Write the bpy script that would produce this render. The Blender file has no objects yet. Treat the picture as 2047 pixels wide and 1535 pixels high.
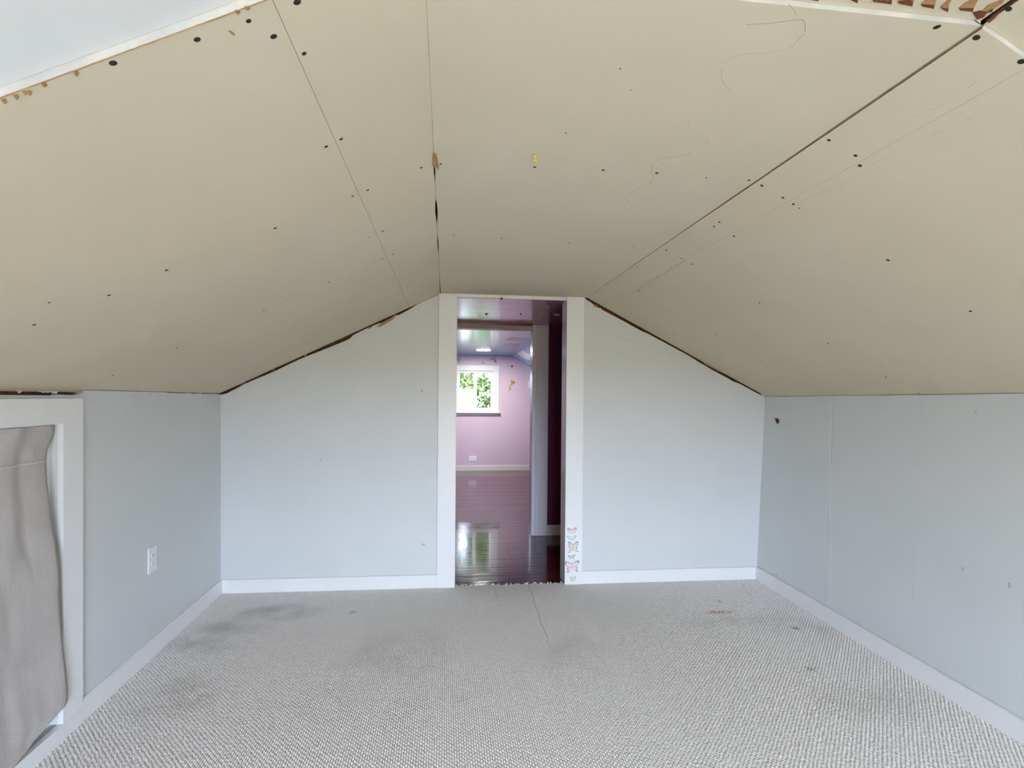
import bpy, bmesh, math, random
from mathutils import Vector, Matrix, noise
random.seed(7)
S = bpy.context.scene
COL = S.collection

# ------------------------------------------------------------------ camera
F, CX, CY, EYE = 1075.0, 1023.5, 790.2, 1.19          # pixels, metres
YAW, ROLL = math.atan2(133.5, F), math.radians(0.5)
_x = Vector((math.cos(YAW), -math.sin(YAW), 0)); FWD = Vector((math.sin(YAW), math.cos(YAW), 0)); _z = Vector((0, 0, 1))
RIGHT = _x*math.cos(ROLL) + _z*math.sin(ROLL); UP = -_x*math.sin(ROLL) + _z*math.cos(ROLL)
EYEP = Vector((0, 0, EYE))
cam = bpy.data.cameras.new('camera'); camo = bpy.data.objects.new('camera', cam); COL.objects.link(camo)
cam.sensor_fit = 'HORIZONTAL'; cam.sensor_width = 36.0; cam.lens = 36.0*F/2047.0
cam.shift_y = (CY-767.5)/2047.0; cam.clip_start = 0.02; cam.clip_end = 300
M = Matrix.Identity(4)
for i in range(3): M[i][0], M[i][1], M[i][2], M[i][3] = RIGHT[i], UP[i], -FWD[i], EYEP[i]
camo.matrix_world = M
S.camera = camo

# ------------------------------------------------------------------ world, daylight, exposure
S.view_settings.view_transform = 'Standard'; S.view_settings.look = 'None'
S.view_settings.gamma = 1.0; S.view_settings.use_curve_mapping = False
S.view_settings.exposure = 0.70
SKY = 30.0
w = bpy.data.worlds.new('overcast_sky'); S.world = w; w.use_nodes = True
nt = w.node_tree; nt.nodes.clear()
n_out = nt.nodes.new('ShaderNodeOutputWorld'); n_bg = nt.nodes.new('ShaderNodeBackground')
n_tc = nt.nodes.new('ShaderNodeTexCoord'); n_sep = nt.nodes.new('ShaderNodeSeparateXYZ'); n_rmp = nt.nodes.new('ShaderNodeValToRGB')
n_map = nt.nodes.new('ShaderNodeMapRange'); n_map.inputs[1].default_value = -1; n_map.inputs[2].default_value = 1
nt.links.new(n_tc.outputs['Generated'], n_sep.inputs[0]); nt.links.new(n_sep.outputs['Z'], n_map.inputs[0])
nt.links.new(n_map.outputs[0], n_rmp.inputs[0]); nt.links.new(n_rmp.outputs[0], n_bg.inputs[0]); nt.links.new(n_bg.outputs[0], n_out.inputs[0])
cr = n_rmp.color_ramp; cr.elements[0].position = 0.0; cr.elements[0].color = (.24, .205, .11, 1)
cr.elements[1].position = 1.0; cr.elements[1].color = (.98, 1.10, 1.30, 1)
for p, c in ((.49, (.20, .17, .09)), (.505, (.72, .84, 1.06)), (.75, (.86, 1.02, 1.30))):
    e = cr.elements.new(p); e.color = (*c, 1)
n_bg.inputs[1].default_value = SKY

def portal(name, loc, sx, sz, toward):                 # guides the sampling of the sky through a window
    l = bpy.data.lights.new(name, 'AREA'); l.shape = 'RECTANGLE'; l.size = sx; l.size_y = sz; l.cycles.is_portal = True
    o = bpy.data.objects.new(name, l); COL.objects.link(o); o.location = loc
    o.rotation_euler = (math.radians(90), 0, 0 if toward > 0 else math.radians(180))
    return o
REAR = -2.0
portal('window_portal', (.42, REAR-.13, .80), 1.32, 1.24, 1)
portal('window_portal', (.50, 8.66, 1.27), .55, .66, -1)
cy = S.cycles
cy.use_denoising = True; cy.use_adaptive_sampling = True; cy.adaptive_threshold = .08; cy.adaptive_min_samples = 16; cy.max_bounces = 9; cy.diffuse_bounces = 6; cy.glossy_bounces = 5; cy.transparent_max_bounces = 12
cy.sample_clamp_indirect = 6.0; cy.caustics_reflective = False; cy.caustics_refractive = False

# ------------------------------------------------------------------ pixel -> place
def ray(px, py): return FWD + RIGHT*((px-CX)/F) + UP*((CY-py)/F)
def hit(px, py, P, n):
    d = ray(px, py); n = Vector(n); return EYEP + d*((Vector(P)-EYEP).dot(n)/d.dot(n))

# ------------------------------------------------------------------ helpers
def mat(name, col, rough=.6, col2=None, scale=6.0, bump=0.0, bscale=60.0, spec=.5, coat=0.0, stretch=None, metal=0.0):
    m = bpy.data.materials.new(name); m.use_nodes = True; t = m.node_tree; b = t.nodes['Principled BSDF']
    b.inputs['Base Color'].default_value = (*col, 1); b.inputs['Roughness'].default_value = rough
    b.inputs['Specular IOR Level'].default_value = spec; b.inputs['Coat Weight'].default_value = coat; b.inputs['Metallic'].default_value = metal
    tc = t.nodes.new('ShaderNodeTexCoord'); src = tc.outputs['Object']
    if stretch:
        mp = t.nodes.new('ShaderNodeMapping'); mp.inputs['Scale'].default_value = stretch; t.links.new(src, mp.inputs[0]); src = mp.outputs[0]
    if col2:
        n = t.nodes.new('ShaderNodeTexNoise'); n.inputs['Scale'].default_value = scale; n.inputs['Detail'].default_value = 5
        t.links.new(src, n.inputs['Vector'])
        r = t.nodes.new('ShaderNodeValToRGB'); r.color_ramp.elements[0].position = .3; r.color_ramp.elements[1].position = .7
        r.color_ramp.elements[0].color = (*col, 1); r.color_ramp.elements[1].color = (*col2, 1)
        t.links.new(n.outputs[0], r.inputs[0]); t.links.new(r.outputs[0], b.inputs['Base Color'])
    if bump:
        n = t.nodes.new('ShaderNodeTexNoise'); n.inputs['Scale'].default_value = bscale; n.inputs['Detail'].default_value = 3
        t.links.new(src, n.inputs['Vector'])
        bp = t.nodes.new('ShaderNodeBump'); bp.inputs['Strength'].default_value = bump; bp.inputs['Distance'].default_value = .004
        t.links.new(n.outputs[0], bp.inputs['Height']); t.links.new(bp.outputs[0], b.inputs['Normal'])
    return m
def emit(name, col, st):
    m = bpy.data.materials.new(name); m.use_nodes = True; b = m.node_tree.nodes['Principled BSDF']
    b.inputs['Base Color'].default_value = (.8, .8, .8, 1); b.inputs['Emission Color'].default_value = (*col, 1); b.inputs['Emission Strength'].default_value = st
    return m
K = dict(
    wall=mat('pale_grey_blue_wall_paint', (.655, .67, .67), .5, (.68, .695, .69), 3, .08, 90),
    trim=mat('white_trim_paint', (.82, .82, .82), .35, (.85, .85, .85), 4, .04, 40),
    paper=mat('raw_drywall_paper', (.61, .545, .395), .85, (.65, .58, .43), 2.2, .05, 180),
    primed=mat('white_primed_drywall', (.74, .76, .75), .8, (.70, .72, .71), 5, .15, 25),
    gypsum=mat('broken_gypsum', (.82, .83, .84), .9, (.62, .65, .70), 14, .8, 60),
    kraft=mat('torn_kraft_paper', (.46, .27, .12), .9, (.34, .18, .07), 30, .3, 90),
    kraftdark=mat('dark_kraft_edge', (.12, .03, .012), .9, (.2, .06, .02), 40),
    wood=mat('old_reddish_boarding', (.17, .055, .022), .8, (.05, .02, .01), 18, .6, 50),
    seam=mat('drywall_seam_line', (.34, .28, .19), .9, (.26, .21, .14), 30),
    seamfaint=mat('faint_pencil', (.47, .42, .33), .9),
    pencil=mat('pencil_line', (.36, .32, .25), .9),
    black=mat('black_screw', (.008, .008, .008), .7, (.02, .015, .01), 200),
    gapdark=mat('dark_gap', (.03, .022, .016), .95, (.06, .035, .02), 30),
    scuff=mat('grey_scuff', (.36, .36, .35), .8, (.5, .5, .5), 200),
    caulk=mat('white_caulk', (.80, .82, .83), .6, (.72, .73, .73), 30, .4, 60),
    plastic=mat('white_plastic', (.82, .83, .86), .3),
    slot=mat('outlet_slot', (.25, .25, .27), .5),
    purple=mat('plum_wall_paint', (.15, .018, .062), .24, (.17, .024, .072), 4, .04, 60),
    mauve=mat('mauve_ceiling_gloss', (.34, .15, .27), .16, (.38, .19, .30), 3, .10, 9, stretch=(1, 4, 1)),
    pinkcase=mat('lilac_casing_paint', (.84, .78, .86), .3, (.86, .80, .87), 5),
    pink=mat('pink_wall_paint', (.66, .50, .60), .45, (.69, .53, .62), 3, .05, 60),
    skyblue=mat('sky_blue_ceiling_gloss', (.24, .54, .92), .13, (.30, .58, .94), 2, .08, 9, stretch=(1, 4, 1)),
    cloud=mat('painted_cloud', (.80, .80, .84), .3, (.70, .72, .80), 8),
    cloudpink=mat('painted_peach_cloud', (.62, .48, .42), .3, (.55, .42, .44), 9),
    cream=mat('cream_baseboard', (.70, .66, .60), .4, (.74, .70, .64), 6),
    bark=mat('bark', (.12, .09, .06), .9, (.2, .16, .11), 10, .8, 20),
    leaf=mat('leaf_green', (.024, .05, .010), .6, (.048, .082, .02), .8),
    leaf2=mat('leaf_light_green', (.045, .075, .018), .6, (.075, .108, .032), .8),
    lawn=mat('lawn', (.065, .09, .024), .9, (.085, .105, .034), 1.5),
    clapboard=mat('white_clapboard', (.11, .12, .13), .7, (.14, .15, .16), 3),
    shingle=mat('grey_shingle', (.18, .18, .19), .9, (.25, .25, .25), 8),
    yellow=mat('yellow_plastic', (.85, .62, .05), .35),
)
def glassmat():
    m = bpy.data.materials.new('window_glass'); m.use_nodes = True; t = m.node_tree; t.nodes.clear()
    o = t.nodes.new('ShaderNodeOutputMaterial'); mx = t.nodes.new('ShaderNodeMixShader'); tr = t.nodes.new('ShaderNodeBsdfTransparent'); g = t.nodes.new('ShaderNodeBsdfGlossy')
    fr = t.nodes.new('ShaderNodeFresnel'); fr.inputs[0].default_value = 1.3; g.inputs['Roughness'].default_value = .02
    t.links.new(fr.outputs[0], mx.inputs[0]); t.links.new(tr.outputs[0], mx.inputs[1]); t.links.new(g.outputs[0], mx.inputs[2]); t.links.new(mx.outputs[0], o.inputs[0])
    return m
K['glass'] = glassmat()

def setp(o, label=None, cat=None, group=None, kind=None):
    if label: o['label'] = label
    if cat: o['category'] = cat
    if group: o['group'] = group
    if kind: o['kind'] = kind
    return o
def attach(o, parent):
    if parent is not None:
        o.parent = parent; o.matrix_parent_inverse = Matrix.Translation(parent.location).inverted()
    return o
def obj(name, bm, mats, parent=None, smooth=False):
    me = bpy.data.meshes.new(name); bm.normal_update(); bm.to_mesh(me); bm.free()
    for m in (mats if isinstance(mats, (list, tuple)) else [mats]): me.materials.append(K[m] if isinstance(m, str) else m)
    if smooth:
        for p in me.polygons: p.use_smooth = True
    o = bpy.data.objects.new(name, me); COL.objects.link(o)
    return attach(o, parent)
def empty(name, loc, label, cat, group=None):
    o = bpy.data.objects.new(name, None); o.empty_display_size = .05; o.location = loc; COL.objects.link(o)
    return setp(o, label, cat, group)
def box(bm, x0, x1, y0, y1, z0, z1, mi=0):
    v = [bm.verts.new((x, y, z)) for x in (x0, x1) for y in (y0, y1) for z in (z0, z1)]
    for f in ((0, 1, 3, 2), (4, 6, 7, 5), (0, 4, 5, 1), (2, 3, 7, 6), (0, 2, 6, 4), (1, 5, 7, 3)):
        bm.faces.new([v[i] for i in f]).material_index = mi
    return v
def prism(bm, pts, ext, mi_front=0, mi_side=None, mi_back=None):
    """a flat outline pts given thickness along the vector ext"""
    pts = [Vector(p) for p in pts]; ext = Vector(ext)
    a = [bm.verts.new(p) for p in pts]; b = [bm.verts.new(p+ext) for p in pts]
    fs = [(bm.faces.new(a), mi_front), (bm.faces.new(b[::-1]), mi_front if mi_back is None else mi_back)]
    for i in range(len(a)):
        j = (i+1) % len(a); fs.append((bm.faces.new((a[i], b[i], b[j], a[j])), mi_front if mi_side is None else (mi_side[i] if isinstance(mi_side, list) else mi_side)))
    for f, m in fs: f.material_index = m
    bmesh.ops.recalc_face_normals(bm, faces=[f for f, _ in fs])
def boxobj(name, x0, x1, y0, y1, z0, z1, m, parent=None, bev=0.0):
    bm = bmesh.new(); box(bm, x0, x1, y0, y1, z0, z1); bmesh.ops.recalc_face_normals(bm, faces=bm.faces)
    if bev: bmesh.ops.bevel(bm, geom=bm.edges[:], offset=bev, segments=1, affect='EDGES')
    return obj(name, bm, m, parent)
def ribbon(bm, pts, width, normal, lift=.0006, taper=False):
    """thin raised strip along a polyline lying on a surface"""
    pts = [Vector(p) for p in pts]; n = Vector(normal).normalized(); L = []; N = len(pts)
    for i, p in enumerate(pts):
        d = (pts[min(i+1, N-1)]-pts[max(i-1, 0)]).normalized(); s = d.cross(n).normalized()
        wd = (width[i] if isinstance(width, (list, tuple)) else width)/2
        L.append((bm.verts.new(p+s*wd+n*lift*.2), bm.verts.new(p+n*lift), bm.verts.new(p-s*wd+n*lift*.2)))
    for i in range(N-1):
        for k in (0, 1): bm.faces.new((L[i][k], L[i+1][k], L[i+1][k+1], L[i][k+1]))
def smoothline(pts, n=6):
    out = []; P = [Vector((*p, 0)) for p in pts]
    for i in range(len(P)-1):
        a, b, c, d = P[max(i-1, 0)], P[i], P[i+1], P[min(i+2, len(P)-1)]
        for k in range(n):
            t = k/n; out.append(.5*((2*b)+(c-a)*t+(2*a-5*b+4*c-d)*t*t+(3*b-a-3*c+d)*t**3))
    out.append(P[-1]); return [(p.x, p.y) for p in out]
def interp(tab, x):
    if x <= tab[0][0]: return tab[0][1]
    for (a, b), (c, d) in zip(tab, tab[1:]):
        if x <= c: return b+(d-b)*(x-a)/(c-a)
    return tab[-1][1]

# ------------------------------------------------------------------ planes of the attic
ZC = 1.815; XL, XR = -.035, .885                        # flat ceiling and its two long edges
SL, SR, TR = .486, -.512, .0015                          # slopes of the two sides; the right one also sinks a little towards the camera
def zl(x): return ZC + SL*(x-XL)
def zr(x, y=3.3): return ZC + SR*(x-XR) - TR*(3.345-y)
YB = lambda x: 3.353 - .0227*x                          # back wall, slightly out of square
nB = Vector((-.0227, -1, 0)).normalized()               # facing the room
onB = lambda px, py: hit(px, py, (0, YB(0), 0), nB)
nLs = Vector((SL, 0, -1)).normalized(); nRs = Vector((SR, TR, -1)).normalized(); nC = Vector((0, 0, -1))
onLs = lambda px, py: hit(px, py, (XL, 0, ZC), nLs)
onRs = lambda px, py: hit(px, py, (XR, 3.345, ZC), nRs)
onC = lambda px, py: hit(px, py, (0, 0, ZC), nC)
def plane3(a, b, c):
    a, b, c = map(Vector, (a, b, c)); return a, (b-a).cross(c-a).normalized()
WL0, nL = plane3((-1.313, 3.345, 0), (-1.293, 1.87, 0), (-1.322, 3.345, 1.19))
WR0, nR = plane3((2.04, 3.345, 0), (1.997, 1.626, 0), (2.09, 3.345, 1.2))
if nL.x < 0: nL = -nL
if nR.x > 0: nR = -nR
onL = lambda px, py: hit(px, py, WL0, nL)
onR = lambda px, py: hit(px, py, WR0, nR)
def xL(y, z): return WL0.x - (nL.y*(y-WL0.y)+nL.z*z)/nL.x
def xR(y, z): return WR0.x - (nR.y*(y-WR0.y)+nR.z*z)/nR.x
def ltop(y):                                             # height where left wall meets the slope
    z = 1.19
    for _ in range(4): z = zl(xL(y, z))
    return z
def rtop(y):
    z = 1.2
    for _ in range(4): z = zr(xR(y, z), y)
    return z
YPART = 4.60                                             # beyond this the far room has its own roof
YJ, YJL = .797, .752                                                # butt joint of the ceiling sheets across the room

# ------------------------------------------------------------------ roof boarding above everything
bm = bmesh.new()
prof = [(-1.75, zl(-1.75)), (XL, ZC), (XR, ZC), (2.6, zr(2.6))]
prof = [(x, z+.045) for x, z in prof]; up = [(x, z+.06) for x, z in prof][::-1]
prism(bm, [(x, REAR-.15, z) for x, z in prof+up], (0, YPART-REAR+.15, 0))
setp(obj('ceiling', bm, 'wood'), 'dark boarding above the attic ceiling sheets', kind='structure')
ceiling = bpy.data.objects['ceiling']

# ------------------------------------------------------------------ drywall sheets of the ceiling
TH = .013
def sheet(pts, n, face='paper', lift=0.0, edge_white=()):
    """pts: outline on the room side, n: normal into the room; edges listed in edge_white show gypsum"""
    n = Vector(n); bm = bmesh.new()
    prism(bm, [Vector(p)-n*lift for p in pts], -n*TH, 0, [1 if i in edge_white else 2 for i in range(len(pts))])
    return obj('drywall_sheet', bm, [face, 'gypsum', 'kraft'], ceiling)
def jag(a, b, amp, n=14):
    a, b = Vector(a), Vector(b); d = (b-a); s = Vector((d.y, -d.x, 0)).normalized()
    return [a+d*(i/n)+(s*random.uniform(-amp, amp) if 0 < i < n else Vector((0, 0, 0))) for i in range(n+1)]
# left slope: a wide sheet and a narrow strip next to the flat part
def Lp(x, y): return Vector((x, y, zl(x)))
def Rp(x, y): return Vector((x, y, zr(x, y)))
def Cp(x, y): return Vector((x, y, ZC))
pA, pB = onLs(545, 0), onLs(818, 614)
XS = lambda y: pA.x + (pB.x-pA.x)*(y-pA.y)/(pB.y-pA.y)   # long seam on the left slope
yl = lambda x: YB(x)-.003
left_main = sheet([Lp(-1.36, YJL), Lp(XS(YJL)-.0003, YJL), Lp(XS(3.35)-.0003, yl(XS(3.35))), Lp(-1.36, yl(-1.36))], nLs, edge_white=(0,))
# gap between the strip and the flat sheet, in metres, along depth
gapL = [(.7, .0002), (1.40, .0002), (1.46, .003), (1.52, .004), (1.6, .0004), (1.74, .0004), (1.78, .006), (1.86, .008), (1.96, .002), (2.0, .0003), (2.12, .0003), (2.2, .004), (2.32, .004), (2.38, .001), (2.7, .0003), (3.0, .002), (3.33, .005)]
ys = [YJ + (3.35-YJ)*i/60 for i in range(61)]
edge = [Lp(XL - interp(gapL, y)*.5 - .0001 - abs(noise.noise((y*40, 0, 0)))*.0003, min(y, yl(XL))) for y in ys]
left_strip = sheet([Lp(XS(YJL)+.0003, YJL), Lp(XL-.002, YJL)] + edge + [Lp(XS(3.35)+.0003, yl(XS(3.35)))], nLs, edge_white=(0,))
gapR = [(.7, .0022), (1.1, .0026), (1.45, .0024), (1.75, .0013), (2.0, .0004), (3.35, .0004)]
eL = [Cp(XL + interp(gapL, y)*.5 + .0001 + abs(noise.noise((y*40, 5, 0)))*.0003, min(y, yl(XL))) for y in ys]
eR = [Cp(XR - interp(gapR, y)*.6, min(y, yl(XR))) for y in ys]
flat_sheet = sheet(eR + eL[::-1], nC, edge_white=(121,))
pT = onRs(1778, 290); XT = pT.x                          # long faint seam on the right slope
eR2 = [Rp(XR + interp(gapR, y)*.6, min(y, yl(XR))) for y in ys]
right_strip = sheet([Rp(XT-.00015, yl(XT)), Rp(XT-.00015, YJ)] + eR2, nRs, edge_white=(1,))
right_main = sheet([Rp(XT+.00015, YJ), Rp(2.14, YJ), Rp(2.14, yl(2.14)), Rp(XT+.00015, yl(XT))], nRs, edge_white=(0,))
# sheets on the camera side of the butt joint sit higher, so the cut edge shows
LIFT = .0085
yj = YJ-.0005
left_front = sheet([Lp(-1.36, REAR), Lp(XL-.001, REAR), Lp(XL-.001, YJL-.0005), Lp(-1.36, YJL-.0005)], nLs, 'primed', .011)
flat_front = sheet([Cp(XL+.001, REAR), Cp(XR-.001, REAR), Cp(XR-.001, yj), Cp(XL+.001, yj)], nC, 'paper', LIFT)
right_front = sheet([Rp(XR+.001, REAR), Rp(2.14, REAR), Rp(2.14, yj), Rp(XR+.001, yj)], nRs, 'paper', LIFT)

bm = bmesh.new(); prism(bm, [Rp(XR-.014, YJ)+Vector((0, 0, .0045)), Rp(XR-.014, 2.2)+Vector((0, 0, .0035)), Rp(XR+.008, 2.2)+Vector((0, 0, .004)), Rp(XR+.008, YJ)+Vector((0, 0, .0045))], (0, 0, .002)); obj('joint_filler', bm, 'seam', ceiling)
# joint lines, pencil and scratch lines
def line(name, px, on, n, width, m, parent, smooth=True, lift=.0005):
    bm = bmesh.new(); P = smoothline(px) if smooth and len(px) > 2 else px
    ribbon(bm, [on(*p) for p in P], width, n, lift); return obj(name, bm, m, parent)
for px in ([(1577, 8), (1588, 22), (1592, 31)], [(1490, 49), (1540, 46), (1595, 39), (1608, 43), (1610, 63)], [(1607, 68), (1588, 88), (1578, 95), (1530, 106), (1500, 107), (1475, 112), (1447, 125)], [(1441, 140), (1446, 165), (1464, 183)],
           [(1377, 238), (1378, 252), (1390, 266), (1413, 278), (1414, 286), (1411, 293)],
           [(1384, 304), (1365, 311), (1335, 316), (1310, 323), (1302, 340), (1306, 356), (1296, 368), (1270, 380), (1256, 392), (1254, 402), (1264, 412), (1252, 424), (1215, 431), (1207, 446), (1214, 452), (1200, 460), (1195, 468)], [(1186, 506), (1170, 515), (1140, 523), (1130, 530)]):
    line('pencil_line', px, onC, nC, .0011, 'seamfaint', flat_sheet)
line('pencil_line', [(1490, 49), (1540, 46), (1595, 39), (1608, 43), (1610, 63)], onC, nC, .0009, 'pencil', flat_sheet, lift=.0008)
# torn paper along the left edge of the flat sheet
line('torn_paper_edge', [(837, 2), (847.5, 110), (851.5, 150), (855.5, 200), (862, 270), (865, 303)], onC, nC, .0026, 'kraft', flat_sheet, lift=.0012)
line('torn_paper_edge', [(849, 128), (852, 140), (853, 151)], onC, nC, [.001]*6+[.006]*3+[.004]*4, 'kraft', flat_sheet)
# printed marks on the right slope
for a, b in (((1590, 408), (1640, 385)), ((1660, 378), (1735, 342)), ((1620, 395), (1660, 375)), ((1745, 328), (1775, 315)), ((1780, 312), (1795, 303)), ((1832, 235), (1860, 217)), ((1862, 222), (1890, 205)), ((1925, 180), (1965, 157)), ((1830, 290), (1858, 272)), ((1862, 270), (1890, 260)), ((1925, 245), (1945, 230)),
             ((1410, 488), (1450, 465)), ((1330, 530), (1372, 505)), ((1270, 585), (1310, 565)), ((1300, 575), (1340, 552)), ((1395, 500), (1440, 476))):
    n = 5; bm = bmesh.new()
    for i in range(n):
        t0, t1 = i/n, (i+.55+random.uniform(-.15, .2))/n; off = random.uniform(-1.2, 1.2)
        ribbon(bm, [onRs(a[0]+(b[0]-a[0])*t+off*.4, a[1]+(b[1]-a[1])*t+off) for t in (t0, (t0+t1)/2, t1)], .0013, nRs, .0004)
    setp(obj('faint_print', bm, 'seamfaint', right_main), kind='stuff')
line('seam_line', [(1262, 586), (1318, 553), (1372, 519)], onRs, nRs, .0022, 'seam', right_main, False)

# screws
bm = bmesh.new(); NS = 10
ring0 = [bm.verts.new((math.cos(6.2832*i/NS), math.sin(6.2832*i/NS), 0)) for i in range(NS)]
ring1 = [bm.verts.new((.75*math.cos(6.2832*i/NS), .75*math.sin(6.2832*i/NS), .12)) for i in range(NS)]
cen = bm.verts.new((0, 0, .02))
for i in range(NS):
    j = (i+1) % NS; bm.faces.new((ring0[i], ring0[j], ring1[j], ring1[i])); bm.faces.new((ring1[i], ring1[j], cen))
me_screw = bpy.data.meshes.new('screw'); bm.to_mesh(me_screw); bm.free(); me_screw.materials.append(K['black'])
def screw(px, py, on, n, parent, rad=.0042, lift=0.0):
    n = Vector(n); p = on(px, py) - n*lift
    o = bpy.data.objects.new('screw', me_screw); COL.objects.link(o)
    o.matrix_world = Matrix.Translation(p+n*.0002) @ n.to_track_quat('Z', 'Y').to_matrix().to_4x4() @ Matrix.Rotation(random.uniform(0, 6), 4, 'Z') @ Matrix.Diagonal((rad, rad*random.uniform(.85, 1.1), rad, 1))
    o.parent = parent; o.matrix_parent_inverse = Matrix.Translation(parent.location).inverted()
    return o
for px, py, r in ((226, 126, 5), (394, 79, 4.8), (497, 42, 3.8), (547, 73, 5), (652, 293, 4.5), (550, 456, 4.5), (333, 540, 4.5), (218, 590, 4.5), (68, 649, 4.5), (705, 392, 4), (738, 474, 3), (764, 517, 4), (657, 564, 4), (527, 620, 4.5), (574, 600, 3), (430, 744, 3), (482, 720, 4), (225, 750, 4), (353, 695, 4), (98, 605, 3), (786, 556, 3), (797, 582, 3)):
    screw(px, py, onLs, nLs, left_main, r/1000)
for px, py, r in ((594, 4, 5.5), (608, 107, 4), (682, 278, 4.2), (735, 380, 4.5), (765, 462, 4.5), (786, 508, 4.5), (842, 335, 4.5), (863, 474, 3.2), (814, 574, 4), (798, 552, 3), (871, 549, 3)):
    screw(px, py, onLs, nLs, left_strip, r/1000)
for px, py, r in ((881, 328, 4), (907, 470, 4), (1003, 476, 4), (1138, 486, 4.2), (1267, 493, 4.4), (1307, 495, 2.5), (1069, 334, 4.8), (1206, 340, 5), (1313, 346, 5), (1412, 355, 3.2), (1497, 360, 4.8), (1873, 54, 5.5), (957, 550, 3.5), (1035, 551, 3.5), (895, 551, 3), (1142, 556, 3), (1230, 535, 3), (1132, 266, 2.2), (1240, 137, 2), (1130, 265, 1.5), (1261, 180, 1.6), (868, 588, 3), (907, 588.5, 3.5)):
    screw(px, py, onC, nC, flat_sheet, r/1000)
for px, py, r in ((1657, 280, 4), (1710, 311, 4.6), (1523, 371, 4.6), (1565, 395, 4.2), (1427, 453, 4.2), (1438, 444, 4.2), (1332, 500, 4.5), (1362, 517, 4.2), (1274, 533, 3.8), (1233, 556, 3), (1238, 561, 3), (1256, 570, 3.5), (1193, 584, 3), (1952, 75, 5.5)):
    screw(px, py, onRs, nRs, right_strip, r/1000)
for px, py, r in ((1719, 331, 5), (1586, 408, 4.5), (1467, 472, 4.5), (1384, 528, 4.5), (1598, 416, 2.5), (1314, 552, 3.5), (1278, 582, 5), (1234, 588, 3), (1237, 592.5, 4), (1342, 618, 4.2), (1432, 668, 4.2), (1518, 605, 4.6), (1523, 721, 4), (1655, 686, 4.2), (1775, 520, 5), (1940, 622, 5), (1771, 753, 4.2), (1836, 786, 4.5), (2023, 793, 5), (1730, 791, 3.5), (2042, 123, 5.5), (1636, 783.5, 4), (1571, 782, 3.5)):
    screw(px, py, onRs, nRs, right_main, r/1000)
screw(2012, 27, onRs, nRs, right_front, .0048, LIFT); screw(2002, 5, onC, nC, flat_front, .0045, LIFT)
# torn paper flaps
def flap(px, on, n, parent, m='kraft', lift=.0012, name='torn_paper', back=0.0):
    n = Vector(n); bm = bmesh.new(); prism(bm, [on(*p)-n*back+n*.0002 for p in px], n*lift); return obj(name, bm, m, parent)
for px in ([(1588, 0), (1640, 0), (1637, 7), (1610, 6)], [(1688, 0), (1716, 0), (1715, 11), (1700, 9)], [(1744, 9), (1755, 1), (1782, 1), (1783, 13), (1760, 11)], [(1795, 13), (1808, 2), (1818, 0), (1818, 9), (1827, 9), (1825, 17)], [(1841, 18), (1855, 6), (1874, 1), (1868, 22), (1855, 20)], [(1880, 23), (1892, 12), (1906, 2), (1897, 18), (1896, 29), (1888, 27)], [(1917, 26), (1930, 15), (1960, 0), (1950, 19), (1946, 28), (1934, 27)], [(1963, 32), (1975, 20), (2000, 10), (2012, 3), (2003, 16), (1985, 28), (1974, 34)]):
    flap(px, onC, nC, flat_front, back=LIFT)
    low = sorted(px, key=lambda p: -p[1])[:3]; low.sort()
    flap([(low[0][0], low[0][1]-1), (low[1][0], low[1][1]-2), (low[2][0], low[2][1]-3), (low[2][0]-1, low[2][1]+4), (low[0][0]+2, low[0][1]+3)], onC, nC, flat_front, 'kraftdark', .0018, back=LIFT)
flap([(1945, 34), (1960, 31), (1974, 33), (1966, 43), (1953, 47)], onC, nC, flat_front, 'kraftdark', .002, back=LIFT)
flap([(1970, 48), (1985, 36), (2000, 24), (2004, 16), (1999, 28), (1985, 44), (1973, 53)], onRs, nRs, right_front, 'kraftdark', .002, back=LIFT)
flap([(865, 304), (869, 306), (872, 306), (874, 318), (877, 332), (876.5, 338), (872, 331), (866, 331), (864, 325)], onC, nC, flat_sheet, 'kraft', .004)
flap([(456, 60), (464, 63), (470, 68), (467, 70), (460, 65)], onLs, nLs, left_main)
bm = bmesh.new(); ribbon(bm, [Lp(-.60+.42*k/60, YJL+.0012+.0012*noise.noise((k*.6, 4, 0))) for k in range(61)], [.0012+.0022*abs(noise.noise((k*.5, 8, 0))) for k in range(61)], nLs, .0012); obj('torn_paper_edge', bm, 'kraft', left_main)
for x, y in ((6, 203), (30, 194), (48, 187), (56, 186), (86, 171), (150, 147), (472, 25), (492, 17)):
    flap([(x-4, y-5), (x+4, y-6), (x+8, y-2), (x+3, y+random.uniform(1, 5)), (x-1, y)], onLs, nLs, left_main, 'kraft', .0015)

# ------------------------------------------------------------------ the walls of the room
T = .115
dB = Vector((0, T, 0))
gapw = [(436, .006), (445, .006), (455, .011), (478, .008), (488, .005), (520, .007), (555, .009), (572, .007), (600, .006), (620, .008), (640, .010), (655, .012), (665, .013), (690, .016), (700, .015), (705, .006), (735, .004), (757, .006), (765, .011), (780, .008), (792, .006), (800, .009), (815, .006), (830, .002), (845, .0005), (890, .0005)]
DL, DR, CW = .069, .757, .112                               # door opening and casing width
def gap_line(px0, px1, tab, zf, nn):
    out = []
    for i in range(nn+1):
        px = px0+(px1-px0)*i/nn
        x = onB(px, 700).x; out.append((x, zf(x)-interp(tab, px)*1.45-(.0025 if interp(tab, px) > .003 else 0)-abs(noise.noise((px*.15, 3, 0)))*.003*(1 if interp(tab, px) > .002 else 0)))
    return out
xa = -1.34
lineL = [(xa, zl(xa)-.006)] + gap_line(440, 868, gapw, zl, 110) + [(XL, ZC-.0005), (DL, ZC-.0005)]
bm = bmesh.new()
P = [(xa, 0)] + lineL + [(DL, 0)]
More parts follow.
